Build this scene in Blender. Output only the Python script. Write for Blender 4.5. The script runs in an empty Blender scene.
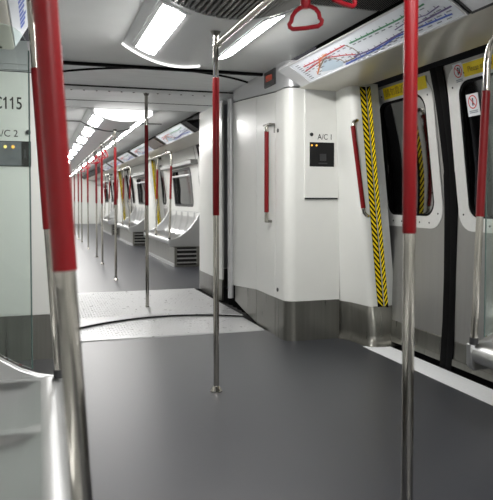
import bpy, bmesh, math
from mathutils import Vector, Matrix
SC = bpy.context.scene
COL = SC.collection
PI = math.pi

# ------------------------------------------------------------------ materials
def lin(c):
    c = c / 255.0
    return c / 12.92 if c <= .04045 else ((c + .055) / 1.055) ** 2.4
def rgb(r, g, b): return (lin(r), lin(g), lin(b), 1)

def mat(name, col, rough=.5, metal=0, bump=0, bscale=200, var=0, vscale=30, stretch=(1, 1, 1), rvar=0, coat=0, spec=.5):
    m = bpy.data.materials.new(name); m.use_nodes = True
    nt = m.node_tree; b = nt.nodes['Principled BSDF']
    b.inputs['Base Color'].default_value = col
    b.inputs['Roughness'].default_value = rough
    b.inputs['Metallic'].default_value = metal
    b.inputs['Specular IOR Level'].default_value = spec
    b.inputs['Coat Weight'].default_value = coat
    if bump or var or rvar:
        tc = nt.nodes.new('ShaderNodeTexCoord'); mp = nt.nodes.new('ShaderNodeMapping')
        mp.inputs['Scale'].default_value = stretch
        nt.links.new(tc.outputs['Object'], mp.inputs['Vector'])
    if var or rvar:
        n = nt.nodes.new('ShaderNodeTexNoise'); n.inputs['Scale'].default_value = vscale
        n.inputs['Detail'].default_value = 6
        nt.links.new(mp.outputs[0], n.inputs['Vector'])
    if var:
        r = nt.nodes.new('ShaderNodeMapRange')
        r.inputs['From Min'].default_value = .25; r.inputs['From Max'].default_value = .75
        r.inputs['To Min'].default_value = 1 - var; r.inputs['To Max'].default_value = 1 + var
        nt.links.new(n.outputs['Fac'], r.inputs['Value'])
        mx = nt.nodes.new('ShaderNodeMix'); mx.data_type = 'RGBA'; mx.blend_type = 'MULTIPLY'
        mx.inputs['Factor'].default_value = 1; mx.inputs[6].default_value = col
        nt.links.new(r.outputs[0], mx.inputs[7]); nt.links.new(mx.outputs[2], b.inputs['Base Color'])
    if rvar:
        r2 = nt.nodes.new('ShaderNodeMapRange')
        r2.inputs['From Min'].default_value = .3; r2.inputs['From Max'].default_value = .7
        r2.inputs['To Min'].default_value = max(.02, rough - rvar); r2.inputs['To Max'].default_value = rough + rvar
        nt.links.new(n.outputs['Fac'], r2.inputs['Value']); nt.links.new(r2.outputs[0], b.inputs['Roughness'])
    if bump:
        n2 = nt.nodes.new('ShaderNodeTexNoise'); n2.inputs['Scale'].default_value = bscale
        nt.links.new(mp.outputs[0], n2.inputs['Vector'])
        bp = nt.nodes.new('ShaderNodeBump'); bp.inputs['Strength'].default_value = bump
        bp.inputs['Distance'].default_value = .002
        nt.links.new(n2.outputs['Fac'], bp.inputs['Height']); nt.links.new(bp.outputs[0], b.inputs['Normal'])
    return m

def emit(name, col, s):
    m = bpy.data.materials.new(name); m.use_nodes = True
    nt = m.node_tree; nt.nodes.clear()
    e = nt.nodes.new('ShaderNodeEmission'); o = nt.nodes.new('ShaderNodeOutputMaterial')
    e.inputs[0].default_value = col; e.inputs[1].default_value = s
    nt.links.new(e.outputs[0], o.inputs[0]); return m

def glass(name, tint, ior=1.45, rough=.02, refl=1):
    m = bpy.data.materials.new(name); m.use_nodes = True
    nt = m.node_tree; nt.nodes.clear()
    t = nt.nodes.new('ShaderNodeBsdfTransparent'); t.inputs[0].default_value = tint
    g = nt.nodes.new('ShaderNodeBsdfGlossy'); g.inputs['Roughness'].default_value = rough; g.inputs[0].default_value = (refl, refl, refl, 1)
    fr = nt.nodes.new('ShaderNodeFresnel'); fr.inputs[0].default_value = ior
    mx = nt.nodes.new('ShaderNodeMixShader'); o = nt.nodes.new('ShaderNodeOutputMaterial')
    nt.links.new(fr.outputs[0], mx.inputs[0]); nt.links.new(t.outputs[0], mx.inputs[1])
    nt.links.new(g.outputs[0], mx.inputs[2]); nt.links.new(mx.outputs[0], o.inputs[0]); return m

LAMP = 13.0
M = dict(
    floor=mat('dark_rubber_floor', rgb(49, 51, 57), .37, spec=.75, var=.2, vscale=150, bump=.25, bscale=420, rvar=.05),
    plate=mat('tread_plate', rgb(186, 187, 188), .36, .35, var=.1, vscale=18, rvar=.1),
    sill=mat('white_sill', rgb(236, 238, 240), .5, var=.04, vscale=60),
    white=mat('white_gelcoat', rgb(230, 231, 227), .3, var=.015, vscale=5, coat=.15),
    wallw=mat('white_wall', rgb(216, 217, 214), .35, var=.015, vscale=5),
    ceil=mat('ceiling_panel', rgb(212, 214, 213), .4, .0, var=.03, vscale=6),
    gceil=mat('gangway_ceiling', rgb(236, 238, 238), .42, .1, var=.05, vscale=5, stretch=(1, 3, 1)),
    module=mat('light_module_shell', rgb(222, 224, 225), .35, .1),
    cream=mat('cream_metal', rgb(204, 200, 188), .28, .2, var=.03, vscale=8),
    silver=mat('silver_fascia', rgb(206, 207, 209), .3, .35, var=.03, vscale=40, stretch=(1, .05, 1)),
    steel=mat('polished_steel', rgb(190, 186, 178), .13, 1),
    brushed=mat('brushed_steel_door', rgb(170, 169, 166), .38, .7, var=.06, vscale=60, stretch=(1, 1, .02), rvar=.08),
    frame=mat('door_window_frame', rgb(226, 226, 224), .36, .3, var=.03, vscale=40),
    kick=mat('brushed_kick_steel', rgb(134, 133, 127), .34, .85, var=.14, vscale=30, stretch=(1, 1, .04), rvar=.08),
    seat=mat('seat_steel', rgb(190, 191, 191), .36, .95, var=.02, vscale=400, stretch=(.05, 1, 1)),
    red=mat('red_sleeve', rgb(120, 5, 14), .36, var=.05, vscale=12, spec=.35),
    strapred=mat('strap_red', rgb(166, 16, 34), .35),
    black=mat('black_rubber', rgb(5, 5, 6), .7, spec=.12),
    gap=mat('dark_gap', rgb(7, 7, 8), .8),
    dgrey=mat('dark_grey_plastic', rgb(48, 49, 51), .4),
    mesh=mat('perforated_metal', rgb(176, 175, 170), .5, .2),
    slat=mat('vent_slat', rgb(128, 128, 126), .45, .5),
    yellow=mat('yellow_label', rgb(255, 228, 6), .5),
    paper=mat('white_print', rgb(222, 224, 228), .35),
    mapbg=mat('map_paper', rgb(232, 237, 244), .28, var=.03, vscale=10),
    mred=mat('map_red', rgb(196, 62, 74), .4), morange=mat('map_orange', rgb(214, 128, 70), .4),
    mbrown=mat('map_brown', rgb(130, 116, 96), .4), mgreen=mat('map_green', rgb(60, 140, 100), .4),
    mblue=mat('map_blue', rgb(56, 92, 190), .4), mpurple=mat('map_purple', rgb(100, 84, 140), .4),
    msea=mat('map_sea', rgb(188, 206, 220), .35), mtext=mat('map_text', rgb(130, 136, 146), .5),
    green=mat('sign_green', rgb(10, 140, 80), .4), signred=mat('sign_red', rgb(205, 50, 60), .4),
    ink=mat('ink', rgb(30, 30, 32), .5), ochre=mat('ochre_ink', rgb(176, 136, 22), .5),
    hand=mat('sticker_skin', rgb(214, 150, 120), .5),
    brown=mat('brown_screen', rgb(70, 56, 44), .3),
    tunnel=mat('tunnel_concrete', rgb(42, 44, 45), .9, var=.3, vscale=2),
    pane=glass('door_glass', (.3, .34, .33, 1), 1.4, .05, .3), clear=glass('screen_glass', (.9, .95, .93, 1)),
    gedge=mat('glass_edge', rgb(88, 108, 104), .2),
    lamp=emit('lamp_diffuser', (1, .985, .96, 1), LAMP),
    endglow=emit('painted_end_glow', (1, .985, .96, 1), .62),  # glow put into the housing ends so they look brightly lit; not lamps
    led_r=emit('led_red', (1, .22, .15, 1), .06), led_o=emit('led_orange', (1, .5, .08, 1), .45),
    led_y=emit('led_yellow', (1, .75, .2, 1), .4), led_g=emit('led_green', (.05, .9, .5, 1), .35),
    screen=mat('grey_display', rgb(104, 108, 112), .35, var=.2, vscale=25),
)

# ------------------------------------------------------------------ mesh building
ABS = {}
class MB:
    def __init__(s): s.v = []; s.f = []; s.m = []
    def add(s, vs, fs, mi=0):
        o = len(s.v); s.v += [tuple(p) for p in vs]
        s.f += [tuple(i + o for i in f) for f in fs]; s.m += [mi] * len(fs); return s
    def box(s, x0, x1, y0, y1, z0, z1, mi=0):
        vs = [(x, y, z) for x in (x0, x1) for y in (y0, y1) for z in (z0, z1)]
        return s.add(vs, [(0, 1, 3, 2), (4, 6, 7, 5), (0, 4, 5, 1), (2, 3, 7, 6), (0, 2, 6, 4), (1, 5, 7, 3)], mi)
    def grid(s, rows, mi=0, closed=False):
        n = len(rows[0]); vs = [p for r in rows for p in r]; fs = []
        for i in range(len(rows) - 1):
            for j in range(n if closed else n - 1):
                k = (j + 1) % n
                fs.append((i * n + j, i * n + k, (i + 1) * n + k, (i + 1) * n + j))
        return s.add(vs, fs, mi)
    def slab(s, pts, off, mi=0):
        """closed solid from a planar polygon and an offset vector"""
        n = len(pts); off = Vector(off)
        vs = [Vector(p) for p in pts] + [Vector(p) + off for p in pts]
        fs = [tuple(range(n)), tuple(range(2 * n - 1, n - 1, -1))]
        fs += [(i, (i + 1) % n, n + (i + 1) % n, n + i) for i in range(n)]
        return s.add(vs, fs, mi)
    def tube(s, pts, r, n=16, mi=0, caps=True, radii=None):
        pts = [Vector(p) for p in pts]; rows = []; up = None
        for i, p in enumerate(pts):
            a = pts[max(0, i - 1)]; b = pts[min(len(pts) - 1, i + 1)]; t = (b - a).normalized()
            if up is None:
                ref = Vector((0, 1, 0)) if abs(t.y) < .9 else Vector((1, 0, 0))
                up = (ref - t * ref.dot(t)).normalized()
            else: up = (up - t * up.dot(t)).normalized()
            w = t.cross(up); rr = radii[i] if radii else r
            rows.append([p + (up * math.cos(k * 2 * PI / n) + w * math.sin(k * 2 * PI / n)) * rr for k in range(n)])
        s.grid(rows, mi, True)
        if caps:
            s.add(rows[0], [tuple(range(n - 1, -1, -1))], mi); s.add(rows[-1], [tuple(range(n))], mi)
        return s
    def ring(s, outer, inner, mi=0):
        s.grid([outer, inner], mi, True); return s
    def build(s, name, mats, parent=None, loc=None, smooth=35, bevel=0, merge=True):
        if not isinstance(mats, (list, tuple)): mats = [mats]
        if parent is not None: base = ABS[parent.name]
        elif loc is not None: base = Vector(loc)
        else:
            xs = [p[0] for p in s.v]; ys = [p[1] for p in s.v]; zs = [p[2] for p in s.v]
            base = Vector(((min(xs) + max(xs)) / 2, (min(ys) + max(ys)) / 2, min(zs)))
        me = bpy.data.meshes.new(name)
        me.from_pydata([tuple(Vector(p) - base) for p in s.v], [], s.f)
        for mt in mats: me.materials.append(mt)
        me.polygons.foreach_set('material_index', s.m)
        bm = bmesh.new(); bm.from_mesh(me)
        if merge: bmesh.ops.remove_doubles(bm, verts=bm.verts, dist=1e-5)
        bmesh.ops.recalc_face_normals(bm, faces=bm.faces)
        bm.to_mesh(me); bm.free()
        if smooth:
            me.shade_smooth(); me.set_sharp_from_angle(angle=math.radians(smooth))
        o = bpy.data.objects.new(name, me); COL.objects.link(o)
        if parent is not None: o.parent = parent
        else: o.location = base
        ABS[o.name] = base
        if bevel:
            b = o.modifiers.new('bevel', 'BEVEL'); b.width = bevel; b.segments = 2; b.limit_method = 'ANGLE'
            b.angle_limit = math.radians(40)
        return o

def tag(o, label, cat, group=None, kind=None):
    o['label'] = label; o['category'] = cat
    if group: o['group'] = group
    if kind: o['kind'] = kind
    return o
def thing(name, loc, label, cat, group=None, kind=None):
    o = bpy.data.objects.new(name, None); COL.objects.link(o); o.location = loc; o.empty_display_size = .1
    ABS[o.name] = Vector(loc); return tag(o, label, cat, group, kind)
def kids(o): return [c for c in bpy.data.objects if c.parent == o]
def copy_tree(o, parent=None):
    c = o.copy(); COL.objects.link(c)
    if parent is not None: c.parent = parent
    for ch in kids(o): copy_tree(ch, c)
    return c
def dup(o, loc, label, rz=0):
    c = copy_tree(o); c.location = loc; c.rotation_euler = (0, 0, rz); c['label'] = label; ABS[c.name] = Vector(loc); return c

def text(name, body, size, mtx, mt, parent, sx=1, extrude=.0004, align='LEFT', bold=0):
    cu = bpy.data.curves.new(name, 'FONT'); cu.body = body; cu.size = size; cu.align_x = align; cu.extrude = extrude; cu.offset = bold
    to = bpy.data.objects.new(name, cu); COL.objects.link(to)
    bpy.context.view_layer.update()
    me = bpy.data.meshes.new_from_object(to.evaluated_get(bpy.context.evaluated_depsgraph_get()))
    bpy.data.objects.remove(to)
    if body == 'C115':
        bm = bmesh.new(); bm.from_mesh(me)
        h = max(v.co.y for v in bm.verts); todo = set(bm.verts)
        while todo:
            st_ = [todo.pop()]; isl = list(st_)
            while st_:
                for e in st_.pop().link_edges:
                    for v in e.verts:
                        if v in todo: todo.discard(v); st_.append(v); isl.append(v)
            x0 = min(v.co.x for v in isl); x1 = max(v.co.x for v in isl)
            if x1 - x0 < .2 * size:
                vs = [bm.verts.new((x, y, extrude)) for x, y in ((x0 + .01, h), (x0 - .16 * size, h - .17 * size), (x0 - .12 * size, h - .24 * size), (x0 + .01, h - .13 * size))]
                bm.faces.new(vs)
        bm.to_mesh(me); bm.free()
    base = ABS[parent.name]
    me.transform(Matrix.Translation(-base) @ mtx @ Matrix.Diagonal((sx, 1, 1, 1)))
    pm = parent.data; pm.materials.append(mt); k = len(pm.materials) - 1
    bm = bmesh.new(); bm.from_mesh(pm); n0 = len(bm.faces); bm.from_mesh(me); bm.faces.ensure_lookup_table()
    for fc_ in bm.faces[n0:]: fc_.material_index = k; fc_.smooth = False
    bm.to_mesh(pm); bm.free(); bpy.data.meshes.remove(me)
    return parent
def frame_mtx(org, ex, ey):
    ex = Vector(ex).normalized(); ey = Vector(ey); ey = (ey - ex * ey.dot(ex)).normalized(); ez = ex.cross(ey)
    m = Matrix((ex, ey, ez)).transposed().to_4x4(); m.translation = Vector(org); return m

def interp(tab, z):
    if z <= tab[0][0]: return tab[0][1]
    for (a, xa), (b, xb) in zip(tab, tab[1:]):
        if z <= b: return xa + (xb - xa) * (z - a) / (b - a)
    return tab[-1][1]
DOOR = [(0, 2.555), (.3, 2.575), (.6, 2.582), (.9, 2.582), (1.1, 2.58), (1.3, 2.57), (1.5, 2.545), (1.7, 2.513), (1.85, 2.483), (1.97, 2.455), (2.2, 2.39)]
def DX(z): return interp(DOOR, z)
def rrect(y0, y1, z0, z1, r, n=6):
    pts = []
    for cy, cz, a0 in ((y1 - r, z1 - r, 0), (y0 + r, z1 - r, 90), (y0 + r, z0 + r, 180), (y1 - r, z0 + r, 270)):
        for k in range(n + 1):
            a = math.radians(a0 + 90 * k / n); pts.append((cy + r * math.cos(a), cz + r * math.sin(a)))
    return pts
def rect_match(y0, y1, z0, z1, inner, n=6):
    out = []
    for c in range(4):
        seg = inner[c * (n + 1):(c + 1) * (n + 1)]
        Y = (y1, y0, y0, y1)[c]; Z = (z1, z1, z0, z0)[c]
        for k, (y, z) in enumerate(seg):
            first = (k < n / 2); mid = (k == n // 2)
            if mid: out.append((Y, Z)); continue
            onside = (first and c in (0, 2)) or ((not first) and c in (1, 3))
            out.append((Y, z) if onside else (y, Z))
    return out

# =================================================================== SETTING
CX = 1.0
fl = MB().box(-.65, 2.52, -3.2, 5.23, -.06, 0).build('floor', M['floor']); tag(fl, 'dark grey speckled rubber floor of the near car', 'floor', kind='structure')
fl2 = MB().box(-.65, 2.66, 7.9, 30, -.06, 0).build('floor', M['floor']); tag(fl2, 'dark grey floor of the next car beyond the gangway plates', 'floor', kind='structure')
fl3 = MB().box(-.65, 2.66, 5.23, 7.9, -.08, -.02).build('floor', M['gap']); tag(fl3, 'black underfloor showing at the edges of the gangway', 'floor', kind='structure')
tb = MB().box(2.52, 2.75, -3.2, 5.23, -.06, -.03).build('trim_1', M['gap']); tag(tb, 'dark door track gap between white sill and near car doors', 'trim', kind='structure')
sl = MB().add([(2.33, -1, .003), (2.52, -1, .003), (2.52, 4.40, .003), (2.325, 4.40, .003), (2.33, -1, -.001), (2.52, -1, -.001), (2.52, 4.40, -.001), (2.325, 4.40, -.001)],
             [(0, 1, 2, 3), (4, 7, 6, 5), (0, 4, 5, 1), (1, 5, 6, 2), (2, 6, 7, 3), (3, 7, 4, 0)]).build('trim_2', M['sill']); tag(sl, 'white threshold strip on the floor along the near doors', 'door sill', kind='structure')

# ceiling of near car: flat panels either side of the lamp module, a seam, a perforated area over the doors
SEAM = 3.38
cl = MB()
cl.box(-.04, 1.865, SEAM + .003, 5.33, 2.2, 2.24); cl.box(-.04, .6, -3.2, SEAM - .003, 2.2, 2.24); cl.box(1.36, 1.4, -3.2, SEAM - .003, 2.2, 2.24)
tag(cl.build('ceiling', M['ceil']), 'light grey metal ceiling panels of the near car', 'ceiling', kind='structure')
pf = MB().box(1.4, 1.885, -3.2, SEAM - .003, 2.203, 2.24)
for i in range(56):
    for j in range(60):
        x = 1.4015 + i * .0086; y = SEAM - .012 - j * .0165 - (i % 2) * .008
        pf.box(x, x + .0042, y - .008, y, 2.2005, 2.2035, 1)
tag(pf.build('trim_3', [M['mesh'], M['gap']], smooth=0), 'grey perforated ceiling strip above the near doorway', 'ceiling grille', kind='structure')
# gangway ceiling
def gcurve(x): return 5.36 + .36 * ((x - CX) / .8) ** 2
gc = MB()
xs = [-.05 + i * 2.1 / 20 for i in range(21)]
gc.grid([[(x, 5.35, 2.2) for x in xs], [(x, max(5.352, gcurve(x) - .02), 2.2) for x in xs]])
gc.grid([[(x, gcurve(x) + .02, 2.2) for x in xs], [(x, 6.39, 2.205) for x in xs]])
gc.grid([[(x, 6.42, 2.195) for x in xs], [(x, 6.46, 2.18) for x in xs], [(x, 6.62, 2.18) for x in xs], [(x, 6.66, 2.2) for x in xs], [(x, 7.33, 2.2) for x in xs]])
gc.grid([[(x, 7.37, 2.2) for x in xs], [(x, 7.9, 2.2) for x in xs]])
gc.box(.1, 1.9, 5.3, 7.95, 2.235, 2.26, 1)
for i in range(13):
    x = .3 + i * .12
    gc.tube([(x, 6.54, 2.182), (x, 6.54, 2.176)], .009, 8, 1)
tag(gc.build('ceiling', [M['gceil'], M['gap']]), 'grey jointed ceiling plates over the gangway between cars', 'ceiling', kind='structure')
c2 = MB().box(.3, 1.885, 7.93, 30, 2.2, 2.24).build('ceiling', M['ceil']); tag(c2, 'light grey ceiling of the next car', 'ceiling', kind='structure')

tag(MB().box(-.75, -.275, 4.745, 4.79, 0, 2.24).build('wall_left', M['wallw']), 'white bulkhead between the left side wall and the C115 cabinet', 'wall', kind='structure')
# side walls: continuous shells outside the doors and benches (left side plain)
def wall(name, side, y0, y1, mt, label, off=.02, holes=None):
    b = MB(); zs = [0, .3, .6, .9, 1.1, 1.3, 1.5, 1.7, 1.85, 1.97, 2.2, 2.26]
    def P(y, z, o=0): return (CX + side * (DX(z) + off + o - CX), y, z)
    spans = []; y = y0
    for h in (holes or []):
        spans += [(y, h[0], None), (h[0], h[1], h)]; y = h[1]
    spans.append((y, y1, None))
    for a, c, h in spans:
        if h is None:
            b.grid([[P(a, z) for z in zs], [P(c, z) for z in zs]]); continue
        inner = rrect(h[2], h[3], h[4], h[5], .08); outer = rect_match(a, c, 0, 2.26, inner)
        rows = []
        for t in (0, .2, .4, .6, .8, 1): rows.append([P(o[0] + (i[0] - o[0]) * t, o[1] + (i[1] - o[1]) * t) for o, i in zip(outer, inner)])
        rows.append([P(i[0], i[1], .05) for i in inner])
        b.grid(rows, 0, True)
    o = b.build(name, mt); return tag(o, label, 'wall', kind='structure')
wall('wall_left', -1, -3.2, 4.74, M['wallw'], 'white side wall behind the left bench of the near car')
wall('wall_right', 1, -3.2, 2.52, M['wallw'], 'white side wall behind the right bench of the near car')
wall('wall_left', -1, 8.0, 30, M['wallw'], 'white side wall on the left of the next car')
tag(MB().box(-.75, 2.75, -3.25, -3.2, -.06, 2.3).build('wall_back', M['wallw']), 'white end wall behind the viewer', 'wall', kind='structure')
tag(MB().box(-.75, 2.75, 30, 30.05, -.06, 2.3).build('wall_front', M['wallw']), 'white end wall at the far end of the next car', 'wall', kind='structure')
tag(MB().box(3.4, 3.5, -3.2, 31, -.5, 3.0).build('wall_tunnel', M['tunnel']), 'dark tunnel wall outside the windows', 'tunnel wall', kind='structure')

# fascias: soffit, lip and slot over the right wall (and the mirrored one on the left)
def fascia(side, y0, y1, nm, lbl):
    def X(x): return CX + side * (x - CX)
    b = MB()
    def strip(pts, mi): b.grid([[(X(x), y0, z) for x, z in pts], [(X(x), y1, z) for x, z in pts]], mi)
    strip([(1.895, 1.972), (1.93, 1.966), (2.29, 1.958), (2.325, 1.963), (2.335, 1.975), (2.335, 2.06)], 0)
    strip([(2.335, 2.06), (2.47, 2.10), (2.6, 2.1)], 1)
    def strip2(pts): b.grid([[(X(x), y0, z) for x, z in pts], [(X(x), y1 - .19, z) for x, z in pts]], 1)
    strip2([(1.735, 2.092), (1.96, 2.13), (1.96, 2.245), (1.84, 2.245)])
    strip2([(1.90, 1.985), (1.735, 2.09)])
    return tag(b.build(nm, [M['cream'], M['gap']]), lbl, 'ceiling fascia', kind='structure')
fascia(1, -3.2, 4.66, 'trim_4', 'cream metal soffit panel over the near right doors')
b = MB()
for pts, mi in (([(-.62, 1.985), (-.3, 1.972), (-.15, 1.966), (-.132, 1.972), (-.128, 1.99)], 0), ([(-.128, 1.99), (-.045, 2.125), (-.045, 2.235), (-.02, 2.235)], 1)):
    b.grid([[(x, -3.2, z) for x, z in pts], [(x, 3.95, z) for x, z in pts]], mi)
b.tube([(-.2, 3.9, 1.972), (-.2, 3.9, 1.962)], .008, 8, 1)
tag(b.build('trim_5', [M['cream'], M['gap']]), 'cream metal soffit panel over the left bench, top left corner', 'ceiling fascia', kind='structure')
fascia(1, 7.95, 30, 'trim_6', 'cream metal soffit along the right side of the next car')

# =================================================================== LAMP MODULES
MC = .974
def mz(x): return 2.075 + .122 * min(1, abs((x - MC) / .42)) ** 2
def lamp_module(y0, y1, nose0, nose1, label, nm='ceiling_light_housing'):
    """bowed housing hung under the ceiling; nose = how much the end bulges in plan"""
    r = thing(nm, (MC, (y0 + y1) / 2, 2.2), label, 'light housing', 'bowed light housings along the ceiling')
    b = MB(); xs = [MC - .42 + .84 * i / 24 for i in range(25)]
    def ye(x, y, nose): return y - nose * ((x - MC) / .42) ** 2
    rows = [[(x, ye(x, y0, nose0), mz(x)) for x in xs], [(x, ye(x, y1, nose1), mz(x)) for x in xs]]
    b.grid(rows)
    for y, ns in ((y0, nose0), (y1, nose1)):
        b.grid([[(x, ye(x, y, ns), mz(x)) for x in xs], [(x, ye(x, y, ns), 2.2) for x in xs]])
    b.build('shell', M['module'], r)
    return r, xs, ye
def lamp(y0, y1, side, label, parent=None):
    xa, xb = (.222, .345)
    g = 'rectangular ceiling lamps'
    o = thing('ceiling_light', (MC + side * .275, (y0 + y1) / 2, 2.12), label, 'ceiling light', g)
    f = MB(); d = MB()
    X = [MC + side * (xa + (xb - xa) * k / 4) for k in range(5)]
    U = [-1, -.96, -.85, -.6, -.3, 0, .3, .6, .85, .96, 1]
    xm = MC + side * (xa + xb) / 2; hw = (xb - xa) / 2
    def bz(u): return .003 + .016 * (1 - u ** 4)
    d.grid([[(xm + u * hw, y0 + dy_, mz(xm + u * hw) - (.003 + (bz(u) - .003) * k_)) for u in U] for dy_, k_ in ((0, 0), (.012, .7), (.04, 1), (y1 - y0 - .04, 1), (y1 - y0 - .012, .7), (y1 - y0, 0))])
    d.build('diffuser', M['lamp'], o)
    XX = [MC + side * (xa - .022), MC + side * (xb + .022)]
    outer = [(XX[0], y0 - .03), (XX[1], y0 - .03), (XX[1], y1 + .03), (XX[0], y1 + .03)]
    inner = [(X[0], y0), (X[-1], y0), (X[-1], y1), (X[0], y1)]
    f.grid([[(x, y, mz(x) - .001) for x, y in outer], [(x, y, mz(x) - .009) for x, y in outer], [(x, y, mz(x) - .009) for x, y in inner], [(x, y, mz(x) - .003) for x, y in inner]], 0, True)
    f.build('bezel', M['module'], o, smooth=0)
    return o
hm, hx, hye = lamp_module(3.36, 4.63, .0, .06, 'bowed grey light housing over the aisle, before the gangway ceiling')
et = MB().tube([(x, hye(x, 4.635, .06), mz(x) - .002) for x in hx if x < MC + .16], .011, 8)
et.build('end_glow_strip', M['endglow'], hm)  # bright line on the housing's end edge, its brightness put in as glow
lamp(3.44, 4.46, -1, 'large bright rectangular ceiling lamp, left of the near pole top')
lamp(3.44, 4.46, 1, 'bright ceiling lamp seen edge-on, right of the near pole top')
# air grille ahead of the housing
vg = thing('ceiling_vent', (MC, 2.4, 2.2), 'ribbed air vent in the ceiling at the top of the photo', 'air vent')
vb = MB()
for i in range(30):
    x = MC - .41 + i * .0283
    z = mz(x)
    vb.add([(x - .008, 1.75, z), (x + .008, 1.75, z), (x + .008, 3.35, z), (x - .008, 3.35, z), (x - .008, 1.75, z + .03), (x + .008, 1.75, z + .03), (x + .008, 3.35, z + .03), (x - .008, 3.35, z + .03)],
           [(0, 1, 2, 3), (0, 4, 5, 1), (1, 5, 6, 2), (2, 6, 7, 3), (3, 7, 4, 0)])
vb.build('slats', M['slat'], vg, smooth=0)
vk = MB(); vxs = [MC - .42 + .84 * i / 12 for i in range(13)]
vk.grid([[(x, 1.73, mz(x) + .03) for x in vxs], [(x, 3.355, mz(x) + .03) for x in vxs]])
vk.build('backing', M['gap'], vg)
hm2, *_ = lamp_module(-3.1, 1.72, 0, 0, 'bowed grey light housing over the near end of the aisle')
k = 0
for y in (-2.6, -1.0, .6):
    for s in (-1, 1):
        lamp(y, y + 1.0, s, ['rectangular ceiling lamp above the left bench, rear', 'rectangular ceiling lamp above the right bench, rear', 'rectangular ceiling lamp above the left bench, middle', 'rectangular ceiling lamp above the right bench, middle', 'rectangular ceiling lamp above the left bench, front', 'rectangular ceiling lamp above the right bench, front'][k]); k += 1
# next car
hm3, hx3, hye3 = lamp_module(7.98, 29.5, 0, 0, 'long bowed grey light housing running down the next car')
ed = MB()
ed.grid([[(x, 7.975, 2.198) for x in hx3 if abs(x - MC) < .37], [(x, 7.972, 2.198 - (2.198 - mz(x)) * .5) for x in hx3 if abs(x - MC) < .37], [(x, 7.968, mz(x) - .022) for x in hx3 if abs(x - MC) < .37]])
ed.build('end_face_glow', M['endglow'], hm3)  # end face lit by the near lamps, that light put in as glow
FL = [8.2, 9.6, 11.0, 12.6, 14.15, 15.8, 17.6, 19.2, 20.8, 22.4, 24.0, 25.6, 27.2, 28.4]
ords = ['nearest', 'second', 'third', 'fourth', 'fifth', 'sixth', 'seventh', 'eighth', 'ninth', 'tenth', 'eleventh', 'twelfth', 'thirteenth', 'farthest']
for i, y in enumerate(FL):
    lamp(y, y + .92, -1, '%s bright ceiling lamp in the left row of the next car' % ords[i])
    lamp(y, y + .92, 1, '%s bright ceiling lamp in the right row of the next car' % ords[i])

jb = MB(); jx = [MC - .42 + .84 * i / 24 for i in range(25)]
jb.grid([[(x, 9.3, z) for x, z in [(.32, 2.199), (.55, 2.199)] + [(x, mz(x) - .001) for x in jx] + [(1.68, 2.199)]], [(x, 9.33, z) for x, z in [(.32, 2.19), (.55, 2.19)] + [(x, mz(x) - .012) for x in jx] + [(1.68, 2.19)]], [(x, 9.36, z) for x, z in [(.32, 2.199), (.55, 2.199)] + [(x, mz(x) - .001) for x in jx] + [(1.68, 2.199)]]])
tag(jb.build('trim_12', M['dgrey']), 'dark joint line across the ceiling of the next car', 'trim', kind='structure')
lb = MB().box(-.04, 1.95, 5.31, 5.352, 2.178, 2.24)
lb.grid([[(x, gcurve(x) - .02, 2.199) for x in [-.05 + i * 2.0 / 20 for i in range(21)]], [(x, gcurve(x), 2.186) for x in [-.05 + i * 2.0 / 20 for i in range(21)]], [(x, gcurve(x) + .02, 2.199) for x in [-.05 + i * 2.0 / 20 for i in range(21)]]])
tag(lb.build('trim_13', M['black']), 'black rubber lip where the near ceiling meets the gangway', 'trim', kind='structure')
# =================================================================== GANGWAY
def fcurve(x): return 6.03 - .32 * ((x - 1.15) / .8) ** 2
gx = [.19 + i * 1.62 / 24 for i in range(25)]
gp = MB()
gp.grid([[(x, 5.2, 0) for x in gx], [(x, 5.212, .008) for x in gx], [(x, 5.25, .01) for x in gx], [(x, fcurve(x) + .12, .008) for x in gx]])
for i in range(60):
    for j in range(14):
        x = .24 + i * .0265; y = 5.29 + j * .052 + (i % 2) * .026
        if y < fcurve(x) - .06 and x < 1.78:
            gp.tube([(x - .005, y - .016 * (-1) ** (i + j), .008), (x + .005, y + .016 * (-1) ** (i + j), .008)], .0036, 5)
o = gp.build('gangway_plate', M['plate'], smooth=30); tag(o, 'curved pale tread plate at the near side of the gangway floor', 'floor plate', 'gangway tread plates')
gp = MB()
gp.grid([[(x, fcurve(x) + .02, .009) for x in gx], [(x, fcurve(x), .026) for x in gx]], 1)
gp.grid([[(x, fcurve(x) - .001, .024) for x in gx], [(x, fcurve(x) + .004, .03) for x in gx], [(x, fcurve(x) + .05, .031) for x in gx], [(x, fcurve(x) + .06, .027) for x in gx], [(x, 7.86, .012) for x in gx], [(x, 7.9, 0) for x in gx]])
for i in range(60):
    for j in range(28):
        x = .24 + i * .0265; y = 6.12 + j * .064 + (i % 2) * .032
        if fcurve(x) + .08 < y < 7.8 and x < 1.78:
            z = .027 - .015 * (y - 6.0) / 1.9 - .001
            gp.tube([(x - .005, y - .018 * (-1) ** (i + j), z), (x + .005, y + .018 * (-1) ** (i + j), z)], .0034, 5)
o = gp.build('gangway_plate', [M['plate'], M['black']], smooth=30); tag(o, 'larger pale tread plate on the far side of the gangway floor', 'floor plate', 'gangway tread plates')
# bellows walls behind the panels
for s, nm, lb in ((1, 'wall_gangway_right', 'black rubber bellows wall on the right of the gangway'), (-1, 'wall_gangway_left', 'black rubber bellows wall on the left of the gangway')):
    b = MB()
    pts = []
    for i in range(16):
        pts.append((1.93 + (.03 if i % 2 else 0), 5.6 + i * .08))
    b.grid([[(CX + s * (x - CX), y, -.06) for x, y in pts], [(CX + s * (x - CX), y, 2.26) for x, y in pts]])
    tag(b.build(nm, M['black'], smooth=0), lb, 'wall', kind='structure')

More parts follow.
